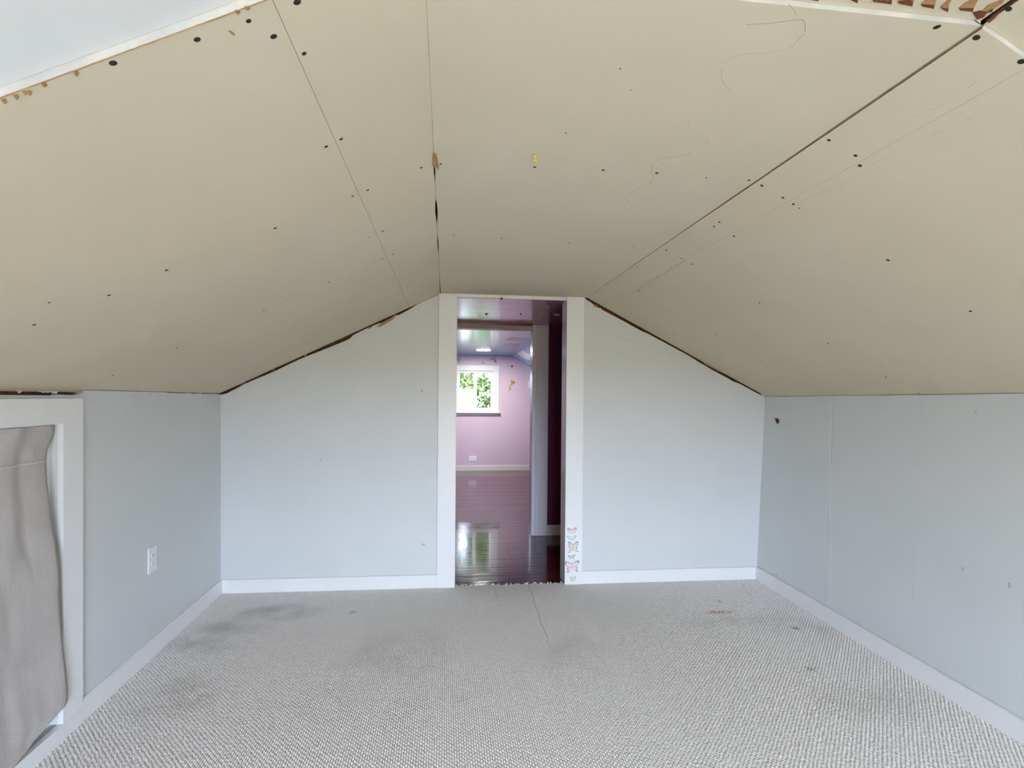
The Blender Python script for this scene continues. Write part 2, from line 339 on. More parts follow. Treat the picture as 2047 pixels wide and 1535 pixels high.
prism(bm, [(x, YB(x), z) for x, z in P], dB, 0, 0, 1)
wall_back = setp(obj('wall_back', bm, ['wall', 'purple']), 'pale grey end wall left of the doorway', kind='structure')
gapr = [(1172, .007), (1180, .008), (1186, .013), (1196, .014), (1200, .010), (1215, .012), (1250, .011), (1280, .011), (1300, .007), (1330, .006), (1370, .005), (1385, .006), (1400, .009), (1425, .011), (1450, .010), (1470, .010), (1478, .005), (1500, .004), (1524, .003)]
lineR = [(DR, ZC-.0005), (XR-.01, ZC-.0005)] + gap_line(1172, 1522, gapr, lambda x: zr(x, 3.34), 100) + [(2.12, zr(2.12)-.004)]
bm = bmesh.new()
P = [(DR, 0)] + lineR + [(2.12, 0)]
prism(bm, [(x, YB(x), z) for x, z in P], dB, 0, 0, 1)
wall_back_r = setp(obj('wall_back', bm, ['wall', 'purple']), 'pale grey end wall right of the doorway', kind='structure')
# reddish boarding seen through the gap along the rake
def rake(x0, x1, zf, parent):
    bm = bmesh.new(); n = 8; top = [(x0+(x1-x0)*i/n) for i in range(n+1)]
    prism(bm, [(x, YB(x)+.03, zf(x)-.05) for x in top]+[(x, YB(x)+.03, zf(x)+.04) for x in top[::-1]], (0, .02, 0))
    return obj('roof_board', bm, 'wood', parent)
rake(-1.34, -.05, zl, wall_back); rake(XR, 2.12, zr, wall_back_r)
# loose orange splinters and torn paper in the gap
for px, m in (([(752, 656), (770, 645), (785, 637), (792, 631), (788, 640), (772, 650), (760, 657)], 'kraft'), ([(735, 661), (742, 655), (744, 657), (738, 661)], 'kraft'), ([(660, 689), (680, 678), (702, 671), (699, 678), (680, 686), (662, 693)], 'wood'), ([(608, 711), (614, 711), (612, 717), (609, 716)], 'kraft'), ([(474, 770), (486, 765), (490, 769), (480, 773)], 'kraft'), ([(543, 739), (549, 737), (548, 744), (544, 743)], 'kraft'), ([(447, 782), (455, 776), (463, 772), (455, 780)], 'kraftdark')):
    flap([(a, c_-3.5) for a, c_ in px], onB, nB, wall_back, m, .003)
for px, m in (([(1184, 607), (1195, 611), (1194, 615), (1187, 612)], 'kraft'), ([(1200, 614), (1230, 629), (1228, 632), (1203, 619)], 'kraftdark'), ([(1398, 719), (1420, 730), (1450, 745), (1448, 748), (1412, 730)], 'kraft'), ([(1466, 756), (1480, 760), (1478, 763), (1468, 760)], 'kraftdark'), ([(1516, 781), (1522, 785), (1530, 786), (1532, 790), (1527, 793), (1522, 789)], 'caulk')):
    flap(px, onB, nB, wall_back_r, m, .003)
# left wall with the framed opening
YO1 = 2.000; YO0 = 1.05                                     # opening in the left wall along depth
ZO0, ZO1 = .06, 1.08
def Lw(y, z, d=0.0): return Vector((xL(y, z), y, z)) + nL*d
def wall_piece(bm, pts, t=.1, m=0): prism(bm, pts, -nL*t, m)
bm = bmesh.new()
yy = [YO1 + (3.46-YO1)*i/40 for i in range(41)]
def lgap(y):
    return .003 + .004*max(0, noise.noise((y*6, 1, 0))) + (.004 if y > 2.75 else 0) + (.016 if y < 2.11 else 0)
wall_piece(bm, [Lw(YO1, 0), Lw(3.46, 0)] + [Lw(y, ltop(y)-lgap(y)) for y in yy[::-1]])
wall_piece(bm, [Lw(YO0, ZO1), Lw(YO1, ZO1), Lw(YO1, ltop(YO1)-.022), Lw(YO0, ltop(YO0)-.022)])
wall_piece(bm, [Lw(YO0, 0), Lw(YO1, 0), Lw(YO1, ZO0), Lw(YO0, ZO0)])
wall_piece(bm, [Lw(REAR, 0), Lw(YO0, 0), Lw(YO0, ltop(YO0)-.004), Lw(REAR, ltop(REAR)-.004)])
wall_left = setp(obj('wall_left', bm, 'wall'), 'pale grey knee wall with the curtained opening', kind='structure')
bm = bmesh.new(); wall_piece(bm, [Lw(1.0, 1.12, -.022), Lw(3.36, 1.12, -.022), Lw(3.36, 1.24, -.022), Lw(1.0, 1.24, -.022)], .02); obj('roof_board', bm, 'wood', wall_left)
def eave_flake(y, L_, h_, d, up_=.001):
    pts = [Lw(y, ltop(y)-up_, d), Lw(y+L_*.5, ltop(y)-up_-h_*.2, d), Lw(y+L_, ltop(y)-up_, d), Lw(y+L_*.8, ltop(y)-up_-h_*random.uniform(.3, 1), d), Lw(y+L_*.35, ltop(y)-up_-h_*random.uniform(.4, 1.1), d), Lw(y+L_*.1, ltop(y)-up_-h_*.3, d)]
    bm = bmesh.new(); prism(bm, pts, nL*.0015); obj('caulk_flake', bm, 'caulk', wall_left)
for i in range(20):
    eave_flake(2.12+random.random()**1.3*1.2, random.uniform(.015, .06), random.uniform(.004, .013), 0, .003)
for i in range(9): eave_flake(random.uniform(1.6, 2.08), random.uniform(.015, .05), random.uniform(.008, .018), -.018, .004)
# right wall: three sheets
y1, y2 = onR(1658, 1000).y, onR(1838, 900).y
bm = bmesh.new(); prism(bm, [Vector((xR(y, z), y, z))-nR*.008 for y, z in ((REAR, 0), (3.37, 0), (3.37, rtop(3.37)), (REAR, rtop(REAR)))], -nR*.1)
wall_right = setp(obj('wall_right', bm, 'gapdark'), 'pale grey knee wall opposite the curtained opening', kind='structure')
for a, b in ((y1+.0008, 3.37), (y2+.0003, y1-.0008), (REAR, y2-.0003)):
    bm = bmesh.new(); n = 10; tp = [a+(b-a)*i/n for i in range(n+1)]
    prism(bm, [Vector((xR(a, 0), a, 0)), Vector((xR(b, 0), b, 0))]+[Vector((xR(y, rtop(y)-.002), y, rtop(y)-.0035-.002*abs(noise.noise((y*5, 9, 0))))) for y in tp[::-1]], -nR*.008)
    obj('wall_panel', bm, 'wall', wall_right)
line('caulk_line', [(1659, 838), (1659, 1000), (1660, 1206)], onR, nR, .0042, 'caulk', wall_right, False, .0012)
line('caulk_line', [(1653, 795), (1652, 830), (1657, 842)], onR, nR, .006, 'wall', wall_right, True, .002)
flap([(1549, 836), (1554, 835.5), (1558, 839), (1558, 843), (1555, 848), (1551, 843)], onR, nR, wall_right, 'kraftdark', .0008, 'wall_hole')
flap([(1552, 839), (1556, 840), (1555, 844), (1552, 842)], onR, nR, wall_right, 'black', .0014, 'wall_hole')
for px in ([(2016, 1165), (2019, 1163), (2020, 1175), (2016, 1176)], [(1923, 1134), (1926, 1133), (1926, 1142), (1923, 1141)], [(1949, 822), (1952, 821), (1952, 829)], [(1550, 1148), (1554, 1148), (1552, 1151)], [(1543, 1146), (1546, 1146), (1545, 1149)], [(1721, 1023), (1723, 1024), (1722, 1025)], [(1738, 1156), (1740, 1157), (1739, 1159)]):
    flap(px, onR, nR, wall_right, 'scuff', .0005, 'scuff_mark')
for px in ([(639, 918), (642, 917), (642, 920), (640, 921)], [(583, 959), (585, 959), (585, 961), (584, 961)], [(610, 979), (612, 979), (611, 981)], [(842, 1087), (847, 1086), (850, 1090), (848, 1091), (843, 1089)], [(862, 979), (865, 978), (865, 980)], [(842, 779), (845, 779), (844, 784), (842, 784)], [(868, 609), (870, 608), (870, 611)], [(849, 628), (851, 627), (851, 630)], [(869, 629), (871, 628), (871, 631)]):
    flap(px, onB, nB, wall_back, 'scuff', .0005, 'scuff_mark')
for px in ([(1257, 679), (1260, 679), (1260, 683)], [(1234, 678), (1236, 677), (1236, 680)], [(1248, 679), (1250, 679), (1249, 681)], [(1326, 1016), (1328, 1016), (1327, 1019)], [(1185, 645), (1187, 644), (1187, 647)]):
    flap(px, onB, nB, wall_back_r, 'scuff', .0005, 'scuff_mark')
# rear wall behind the camera with two windows
bm = bmesh.new(); WZ0, WZ1 = .20, 1.42
def rearp(pts): prism(bm, [(x, REAR, z) for x, z in pts], (0, -.12, 0))
XW0, XW1 = -.22, 1.06
rearp([(-1.4, 0), (XW0, 0), (XW0, zl(XW0)), (-1.4, zl(-1.4))]); rearp([(XW1, 0), (2.2, 0), (2.2, zr(2.2, 0)), (XW1, zr(XW1, 0))])
rearp([(XW0, 0), (XW1, 0), (XW1, WZ0), (XW0, WZ0)]); rearp([(XW0, WZ1), (XW1, WZ1), (XW1, zr(XW1, 0)), (XR, ZC+.02), (XL, ZC+.02), (XW0, zl(XW0))])
setp(obj('wall_rear', bm, 'wall'), 'end wall behind the camera with a window', kind='structure')
def window(name, x0, x1, z0, z1, y, dirn, label):
    """sash window set in a wall; dirn -1 when the room is on the -y side"""
    o = boxobj(name, x0, x1, y-.05, y+.05, z0, z0+.03, 'plastic'); setp(o, label, kind='structure')
    for a, b, c, d in ((x0, x0+.03, z0+.03, z1), (x1-.03, x1, z0+.03, z1), (x0+.03, x1-.03, z1-.03, z1), ((x0+x1)/2-.022, (x0+x1)/2+.022, z0+.03, z1-.03)):
        boxobj('window_frame', a, b, y-.045, y+.045, c, d, 'plastic', o)
    for a, b in ((x0+.03, (x0+x1)/2-.022), ((x0+x1)/2+.022, x1-.03)): boxobj('pane', a, b, y-.003, y+.003, z0+.03, z1-.03, 'glass', o)
    return o
window('window_2', XW0, XW1, WZ0, WZ1, REAR-.06, 1, 'white two pane window in the wall behind the camera')

# ------------------------------------------------------------------ trim of the room
HB = .082
def base(name, pts, n, label, h=HB, t=.014, m='trim'):
    bm = bmesh.new(); a, b = map(Vector, pts); n = Vector(n); up_ = Vector((0, 0, h))
    prism(bm, [a, a+n*t, a+n*t+up_*.96, a+n*t*.6+up_, a+up_], b-a)
    return setp(obj(name, bm, m), label, kind='structure')
base('baseboard_back', [(-1.315, YB(-1.315), 0), (DL-CW, YB(DL-CW), 0)], nB, 'white baseboard of the end wall left of the doorway')
base('baseboard_back', [(DR+CW, YB(DR+CW), 0), (2.045, YB(2.045), 0)], nB, 'white baseboard of the end wall right of the doorway')
base('baseboard_left', [Lw(2.105, 0), Lw(3.385, 0)], nL, 'white baseboard of the knee wall beside the curtain')
base('baseboard_left', [Lw(REAR, 0), Lw(2.105, 0)], nL, 'low white board under the curtained opening', .058, .016)
base('baseboard_right', [(xR(REAR, 0), REAR, 0), (xR(3.32, 0), 3.32, 0)], nR, 'white baseboard of the right knee wall')
CT = .019
def casing(name, x0, x1, label):
    bm = bmesh.new(); prism(bm, [(x0, YB(x0), 0), (x1, YB(x1), 0), (x1, YB(x1), ZC-.001), (x0, YB(x0), ZC-.001)], nB*CT); bmesh.ops.bevel(bm, geom=bm.edges[:], offset=.002, segments=1, affect='EDGES')
    return setp(obj(name, bm, 'trim'), label, kind='structure')
casing('trim_1', DL-CW, DL, 'white door casing left of the doorway'); casing('trim_2', DR, DR+CW, 'white door casing with butterfly stickers')
K['jamb'] = mat('glossy_jamb_paint', (.62, .58, .62), .14, (.66, .62, .64), 8, .05, 30)
for nm, x0, x1, lb in (('trim_3', DL-.018, DL, 'left jamb board of the doorway'), ('trim_4', DR, DR+.018, 'glossy right jamb board of the doorway')):
    setp(boxobj(nm, x0+(.0005 if x0 < .3 else -.0005), x1+(.0005 if x0 < .3 else -.0005), YB(x0)-.015, YB(x0)+T+.004, 0, 1.79, 'jamb'), lb, kind='structure')
# frame around the curtained opening
def Lboard(name, y0, y1, z0, z1, d0, d1, label, m='trim'):
    bm = bmesh.new(); prism(bm, [Lw(y0, z0, d0), Lw(y1, z0, d0), Lw(y1, z1, d0), Lw(y0, z1, d0)], nL*(d1-d0)); return setp(obj(name, bm, m), label, kind='structure')
Lboard('trim_5', 2.0, 2.103, .058, 1.166, 0, .017, 'white frame board on the far side of the curtain')
Lboard('trim_6', YO0-.11, 2.0, ZO1, 1.166, 0, .017, 'white head board above the curtain')
Lboard('trim_7', YO0-.11, YO0, .058, ZO1, 0, .017, 'white frame board on the near side of the curtain')
Lboard('trim_8', YO0, 2.0, ZO0-.004, ZO0, -.03, .017, 'white sill board under the curtain')
# hatch behind the curtain
h = setp(empty('door_1', Lw(1.5, ZO0, -.02), 'white hatch board behind the grey curtain', None), kind='structure')
bm = bmesh.new(); prism(bm, [Lw(YO0, ZO0, -.028), Lw(YO1, ZO0, -.028), Lw(YO1, ZO1, -.028), Lw(YO0, ZO1, -.028)], -nL*.02); obj('board', bm, 'trim', h)
bm = bmesh.new(); prism(bm, [Lw(1.985, ZO0, -.028), Lw(YO1, ZO0, -.028), Lw(YO1, ZO1, -.028), Lw(1.985, ZO1, -.028)], nL*.004); obj('stop_bead', bm, 'trim', h)

# ------------------------------------------------------------------ curtain
K['curtain'] = mat('grey_brown_curtain_cloth', (.46, .42, .395), .95, (.50, .465, .445), 9, .5, 260)
t = K['curtain'].node_tree; b = t.nodes['Principled BSDF']; b.inputs['Sheen Weight'].default_value = .15
uv = t.nodes.new('ShaderNodeUVMap'); sp = t.nodes.new('ShaderNodeSeparateXYZ'); t.links.new(uv.outputs[0], sp.inputs[0])
m1 = t.nodes.new('ShaderNodeMath'); m1.operation = 'PINGPONG'; m1.inputs[1].default_value = .5; t.links.new(sp.outputs[0], m1.inputs[0])
m2 = t.nodes.new('ShaderNodeMath'); m2.operation = 'LESS_THAN'; m2.inputs[1].default_value = .045; t.links.new(m1.outputs[0], m2.inputs[0])
m3 = t.nodes.new('ShaderNodeMath'); m3.operation = 'MULTIPLY'; m3.inputs[1].default_value = .35; t.links.new(m2.outputs[0], m3.inputs[0])
mx = t.nodes.new('ShaderNodeMix'); mx.data_type = 'RGBA'; mx.inputs['B'].default_value = (.55, .53, .52, 1)
old = b.inputs['Base Color'].links[0].from_socket; t.links.new(m3.outputs[0], mx.inputs['Factor']); t.links.new(old, mx.inputs['A']); t.links.new(mx.outputs['Result'], b.inputs['Base Color'])
cur = empty('curtain', Lw(1.6, .1, 0), 'grey brown pinstriped curtain hanging in the white framed opening', 'curtain')
edge_px = [(100, 849.5), (106, 853), (105, 862), (101, 875), (96, 888), (92, 900), (90, 915), (89, 925), (90.5, 945), (92.5, 970), (96, 1000), (100, 1030), (104, 1060), (109, 1090), (113, 1120), (116, 1160), (117, 1200), (120, 1240), (124, 1290), (130, 1345), (133, 1380), (132.5, 1400), (128, 1412), (118, 1424), (104, 1440)]
dpt = [(0, -.012), (.25, -.012), (.45, .010), (.58, .024), (.8, .030), (1, .034)]
rows = []
for i, (px, py) in enumerate(smoothline(edge_px, 3)):
    s = i/(3*(len(edge_px)-1)); d = interp(dpt, s); q = hit(px, py, WL0+nL*(d+.004), nL); rows.append((s, q.y, q.z, d))
bm = bmesh.new(); uvl = bm.loops.layers.uv.new('UVMap'); NC = 60; G = []
Y0 = 1.08
for s, ye, ze, d in rows:
    R_ = []
    hem = max(0, (s-.93)/.07)                                 # lower edge swings down towards the camera
    for k in range(NC+1):
        u_ = k/NC; y = ye + (Y0-ye)*u_
        g = max(0, 1-s*3.2)
        f = .005*math.sin(u_*34+1.0+.6*math.sin(u_*9))*(.25+g) + .006*math.sin(u_*13+s*3) + .004*noise.noise((u_*20, s*9, 0))
        f += -.006*math.exp(-((u_-.13)/.03)**2)*(s < .55) + .006*math.exp(-((u_-.20)/.05)**2)*math.exp(-((s-.3)/.25)**2)
        z = ze - (ze-.04)*hem*0 - .22*(u_**.8)*hem*.0 - .05*min(1, u_*5)*max(0, (s-.85)/.15)
        R_.append((bm.verts.new(Lw(y, max(z, .035), d+.004+f*min(1, .3+u_*8))), (ye-y)/.034 if False else (u_*26, s)))
    G.append(R_)
for i in range(len(G)-1):
    for k in range(NC):
        fc = bm.faces.new([G[i][k][0], G[i+1][k][0], G[i+1][k+1][0], G[i][k+1][0]])
        for lp, (a, c) in zip(fc.loops, ((i, k), (i+1, k), (i+1, k+1), (i, k+1))): lp[uvl].uv = G[a][c][1]
cl = obj('cloth', bm, K['curtain'], cur, True); md = cl.modifiers.new('thickness', 'SOLIDIFY'); md.thickness = .0025; md.offset = -1
K['thread'] = mat('pale_stitching', (.66, .62, .60), .9)
# stitched seam across the curtain
bm = bmesh.new(); ii = min(range(len(rows)), key=lambda i: abs(rows[i][2]-onL(89, 921).z))
cl_v = []
for k in range(0, NC+1):
    s, ye, ze, d = rows[ii]; u_ = k/NC; y = ye+(Y0-ye)*u_; g = max(0, 1-s*3.2)
    f = .005*math.sin(u_*34+1.0+.6*math.sin(u_*9))*(.25+g) + .006*math.sin(u_*13+s*3) + .004*noise.noise((u_*20, s*9, 0))
    f += -.006*math.exp(-((u_-.13)/.03)**2)*(s < .55) + .006*math.exp(-((u_-.20)/.05)**2)*math.exp(-((s-.3)/.25)**2)
    cl_v.append(Lw(y, ze, d+.004+f*min(1, .3+u_*8)+.0006))
ribbon(bm, [p+nL*.002 for p in cl_v], .0035, nL, .0012); obj('stitched_seam', bm, 'thread', cur)

# ------------------------------------------------------------------ carpet
K['carpet'] = mat('grey_loop_carpet', (.87, .84, .825), .95, (.92, .895, .885), 130)
t = K['carpet'].node_tree; b = t.nodes['Principled BSDF']; tc = [n for n in t.nodes if n.type == 'TEX_COORD'][0]
def blob(cx, cyy, rx, ry, noise_scale, amt, colr, prev, lo=.35, hi=.75):
    mp = t.nodes.new('ShaderNodeMapping'); mp.vector_type = 'POINT'; mp.inputs['Location'].default_value = (-cx/rx, -cyy/ry, 0); mp.inputs['Scale'].default_value = (1/rx, 1/ry, 0)
    t.links.new(tc.outputs['Object'], mp.inputs[0]); ln = t.nodes.new('ShaderNodeVectorMath'); ln.operation = 'LENGTH'; t.links.new(mp.outputs[0], ln.inputs[0])
    rg = t.nodes.new('ShaderNodeMapRange'); rg.interpolation_type = 'SMOOTHSTEP'; rg.inputs[1].default_value = 1; rg.inputs[2].default_value = .25; t.links.new(ln.outputs['Value'], rg.inputs[0])
    ns = t.nodes.new('ShaderNodeTexNoise'); ns.inputs['Scale'].default_value = noise_scale; ns.inputs['Detail'].default_value = 4; t.links.new(tc.outputs['Object'], ns.inputs['Vector'])
    r2 = t.nodes.new('ShaderNodeMapRange'); r2.inputs[1].default_value = lo; r2.inputs[2].default_value = hi; t.links.new(ns.outputs[0], r2.inputs[0])
    mu = t.nodes.new('ShaderNodeMath'); mu.operation = 'MULTIPLY'; t.links.new(rg.outputs[0], mu.inputs[0]); t.links.new(r2.outputs[0], mu.inputs[1])
    mu2 = t.nodes.new('ShaderNodeMath'); mu2.operation = 'MULTIPLY'; mu2.inputs[1].default_value = amt; t.links.new(mu.outputs[0], mu2.inputs[0])
    mx = t.nodes.new('ShaderNodeMix'); mx.data_type = 'RGBA'; mx.inputs['B'].default_value = (*colr, 1)
    t.links.new(mu2.outputs[0], mx.inputs['Factor']); t.links.new(prev, mx.inputs['A']); return mx.outputs['Result']
onF = lambda px, py: hit(px, py, (0, 0, .006), (0, 0, 1))
src = b.inputs['Base Color'].links[0].from_socket
for px, py, rx, ry, ns, am, c in ((560, 1222, .30, .16, 5, .75, (.20, .185, .165)), (430, 1270, .28, .28, 6, .6, (.22, .20, .17)), (350, 1390, .22, .20, 6, .6, (.24, .22, .18)), (800, 1300, .35, .3, 4, .35, (.28, .26, .22)), (1130, 1300, .3, .3, 5, .3, (.30, .27, .22)), (1600, 1250, .3, .25, 5, .3, (.28, .25, .21)), (1450, 1240, .35, .12, 8, .35, (.3, .27, .23)), (1750, 1400, .35, .2, 5, .4, (.28, .26, .24))):
    p = onF(px, py); src = blob(p.x, p.y, rx, ry, ns, am, c, src)
for px, py, rx, ry in ((1440, 1222, .13, .035), (1428, 1221, .06, .028)):
    p = onF(px, py); src = blob(p.x, p.y, rx, ry, 60, .8, (.52, .20, .08), src, .4, .6)
for px, py in ((1620, 1335), (1590, 1254), (705, 1222), (1437, 1200)):
    p = onF(px, py); src = blob(p.x, p.y, .03, .03, 40, .7, (.16, .14, .12), src, .3, .6)
t.links.new(src, b.inputs['Base Color'])
bm = bmesh.new()
prism(bm, [(-1.33, REAR, 0), (2.08, REAR, 0), (2.08, YB(2.08), 0), (DR, YB(DR), 0), (DR, YB(DR)+.02, 0), (DL, YB(DL)+.01, 0), (DL, YB(DL), 0), (-1.33, YB(-1.33), 0)], (0, 0, -.06))
K['backing'] = mat('carpet_backing', (.60, .58, .57), .95, (.70, .68, .67), 300)
floor = setp(obj('floor', bm, 'backing'), 'grey woven loop carpet with stains', kind='structure')
def carpet_loops(x0, x1, y0, y1, pw, pl, parent, coarse=1):
    V, Fc = [], []; nx = int((x1-x0)/pw)
    sA, sB = onF(1058, 1172), onF(1096, 1282); tA, tB = onF(984, 1172), onF(1000, 1212)
    rnd = random.Random(3)
    prof_u = (-.5, -.2, .2, .5); zz = (.001, .8, 1, .15)
    for i in range(nx):
        x = x0+(i+.5)*pw; off = (i % 2)*.5*pl + rnd.uniform(-.1, .1)*pl
        ny = int((y1-y0)/pl)+3
        for j in range(-1, ny):
            y = y0+off+j*pl + rnd.uniform(-.1, .1)*pl
            yb = YB(x)-.004
            if DL < x < DR: yb += .012+.02*noise.noise((x*14, 2, 0))+.008*rnd.random()
            if y > yb or x < xL(y, 0)+.008 or x > xR(y, 0)-.008: continue
            if y > sB.y and abs(x-(sA.x+(sB.x-sA.x)*(y-sA.y)/(sB.y-sA.y))) < .0042: continue
            if y > tB.y and abs(x-(tA.x+(tB.x-tA.x)*(y-tA.y)/(tB.y-tA.y))-.008) < .009 and rnd.random() < .3: continue
            h = .0041*rnd.uniform(.75, 1.2); wd = pw*rnd.uniform(.36, .44); ln = pl*rnd.uniform(.42, .5); a = rnd.uniform(-.12, .12)+.10
            k = len(V); ca, sa = math.cos(a), math.sin(a)
            for u, hz, ww in ((-1, .0, .35), (-.45, .85, .95), (.35, 1., 1.), (1, .1, .4)):
                for v_, hv in ((-1, .15), (0, 1), (1, .15)):
                    lx, ly = v_*wd*ww, u*ln
                    V.append((x+lx*ca-ly*sa, y+lx*sa+ly*ca, max(h*hz*(hv if hz > .05 else 1), 0)+.0003))
            for r_ in range(3):
                for c_ in range(2):
                    q = k+r_*3+c_; Fc.append((q, q+1, q+4, q+3))
    me = bpy.data.meshes.new('carpet_pile'); me.from_pydata(V, [], Fc); me.materials.append(K['carpet'])
    me.polygons.foreach_set('use_smooth', [True]*len(Fc))
    o = bpy.data.objects.new('carpet_pile', me); COL.objects.link(o); attach(o, parent); setp(o, kind='stuff'); return o
carpet_loops(-1.33, 2.06, .7, 3.38, .0083, .0185, floor)
boxobj('carpet_face', -1.31, 2.03, REAR, .7, 0.0, .004, 'carpet', floor)
# frayed tufts at the torn doorway edge
for i in range(26):
    x = DL+.01+(DR-DL-.02)*(i+random.random())/26; y = YB(x)+.012+.02*noise.noise((x*14, 2, 0))
    bm = bmesh.new(); L_ = random.uniform(.010, .026); a = random.uniform(-.9, .9); hh = random.uniform(.002, .007)
    pts = [(x+math.sin(a)*L_*k/4, y-.006+math.cos(a)*L_*k/4, .003+hh*math.sin(k/4*2.6)) for k in range(5)]
    for k in range(4):
        p, q = Vector(pts[k]), Vector(pts[k+1]); r0, r1 = .0034-.0005*k, .0034-.0005*(k+1)
        vs = []
        for pp, rr in ((p, r0), (q, r1)): vs.append([bm.verts.new(pp+Vector((rr*math.cos(z), 0, rr*math.sin(z)))) for z in (0, 1.57, 3.14, 4.71)])
        for z in range(4): bm.faces.new((vs[0][z], vs[0][(z+1) % 4], vs[1][(z+1) % 4], vs[1][z]))
    setp(obj('frayed_tuft', bm, 'carpet', floor), kind=None)

# ------------------------------------------------------------------ hall and pink room beyond the doorway
YP = 4.531; YF = 8.519; PT = .10
HZ = 1.792                                                   # hall ceiling
bm = bmesh.new(); box(bm, -1.5, 2.3, 3.36, YF+.1, -.14, -.075)
floor2 = setp(obj('floor', bm, 'gapdark'), 'dark glossy wooden strip floor beyond the doorway', kind='structure')
def woodmat():
    m = mat('dark_cherry_floor', (.075, .018, .011), .10, (.022, .006, .006), 3.0, .04, 12, coat=.3, stretch=(1.2, 26, 1))
    t = m.node_tree; b = t.nodes['Principled BSDF']; old = b.inputs['Base Color'].links[0].from_socket
    oi = t.nodes.new('ShaderNodeObjectInfo'); rp = t.nodes.new('ShaderNodeValToRGB'); rp.color_ramp.elements[0].color = (.55, .5, .55, 1); rp.color_ramp.elements[1].color = (1.9, 1.5, 1.25, 1)
    t.links.new(oi.outputs['Random'], rp.inputs[0]); mu = t.nodes.new('ShaderNodeMix'); mu.data_type = 'RGBA'; mu.blend_type = 'MULTIPLY'; mu.inputs['Factor'].default_value = 1
    t.links.new(old, mu.inputs['A']); t.links.new(rp.outputs[0], mu.inputs['B']); t.links.new(mu.outputs['Result'], b.inputs['Base Color'])
    tc = [n for n in t.nodes if n.type == 'TEX_COORD'][0]
    n = t.nodes.new('ShaderNodeTexNoise'); n.inputs['Scale'].default_value = 14; n.inputs['Detail'].default_value = 6; mp = t.nodes.new('ShaderNodeMapping'); mp.inputs['Scale'].default_value = (.5, 3, 1)
    ge = t.nodes.new('ShaderNodeNewGeometry'); t.links.new(ge.outputs['Position'], mp.inputs[0]); t.links.new(mp.outputs[0], n.inputs['Vector'])
    r2 = t.nodes.new('ShaderNodeMapRange'); r2.inputs[1].default_value = .35; r2.inputs[2].default_value = .7; r2.inputs[3].default_value = .04; r2.inputs[4].default_value = .15
    t.links.new(n.outputs[0], r2.inputs[0]); t.links.new(r2.outputs[0], b.inputs['Roughness'])
    return m
K['plank'] = woodmat()
bm = bmesh.new(); box(bm, -1.5, 2.3, 0, .0585, -.075, -.0); bmesh.ops.recalc_face_normals(bm, faces=bm.faces)
bmesh.ops.bevel(bm, geom=[e for e in bm.edges if abs(e.verts[0].co.z) < 1e-6 and abs(e.verts[1].co.z) < 1e-6 and abs(e.verts[0].co.x-e.verts[1].co.x) > 1], offset=.0012, segments=2, affect='EDGES')
me_pl = bpy.data.meshes.new('floor_plank'); bm.to_mesh(me_pl); bm.free(); me_pl.materials.append(K['plank'])
y = 3.30+.062
while y < YF:
    o = bpy.data.objects.new('floor_plank', me_pl); COL.objects.link(o); o.location = (random.uniform(-.1, .1), y, -.004+random.uniform(-.0004, .0004)); o.rotation_euler = (math.radians(random.gauss(0, .09)), 0, 0)
    attach(o, floor2); y += .0595
# hall ceiling (flat and slopes), plum right part
def rx_(x): return HZ + SR*(x-XR)
bm = bmesh.new(); prism(bm, [(XL-.02, YB(XL)+T-.11, HZ), (XR, YB(XR)+T-.11, HZ), (XR, YP+.02, HZ), (XL-.02, YP+.02, HZ)], (0, 0, .012))
hall_c = setp(obj('ceiling', bm, 'mauve'), 'glossy mauve hall ceiling beyond the doorway', kind='structure')
bm = bmesh.new(); yh0 = 3.38+.08
prism(bm, [(XR, yh0, HZ), (2.2, yh0, rx_(2.2)), (2.2, YP+.02, rx_(2.2)), (XR, YP+.02, HZ)], (0, 0, .012), 0)
prism(bm, [(XL, yh0, HZ), (-1.5, yh0, HZ+SL*(-1.5-XL)), (-1.5, YP+.02, HZ+SL*(-1.5-XL)), (XL, YP+.02, HZ)], (0, 0, .012), 0)
setp(obj('ceiling', bm, 'purple'), 'plum painted slopes of the hall ceiling', kind='structure')
bm = bmesh.new()
if False: ribbon(bm, [hit(px, py, (0, 0, HZ), (0, 0, 1)) for px, py in ((914, 596), (960, 597), (1010, 597.5), (1060, 598.5), (1110, 598))], [.03, .02, .018, .018, .008], (0, 0, -1), .0006)
bm.free()
onH = lambda px, py: hit(px, py, (0, 0, HZ), (0, 0, 1))
for px in ([(969, 627), (974, 626), (975, 629), (972, 630)], [(1039, 626), (1043, 627), (1043, 629), (1040, 629)], [(1000, 598), (1003, 594), (1006, 598), (1003, 599)]): flap(px, onH, nC, hall_c, 'black', .001, 'screw')
flap([(1105, 628), (1112, 626), (1120, 628), (1121, 631), (1110, 632)], onH, nC, hall_c, 'scuff', .0008, 'scuff_mark')
# lower edge of our ceiling above the doorway
setp(boxobj('trim_9', DL-.02, DR+.03, YB(.4)-.004, YB(.4)+T, HZ+.002, ZC+.03, 'trim'), 'narrow white board edge above the doorway', kind='structure')
for nm, xx0, xx1, lb in (('wall_hall_left', -1.42, -1.32, 'plum knee wall at the left end of the hall'), ('wall_hall_right', 2.08, 2.18, 'plum knee wall at the right end of the hall')):
    setp(boxobj(nm, xx0, xx1, 3.46, YP, -.08, 1.3, 'purple'), lb, kind='structure')
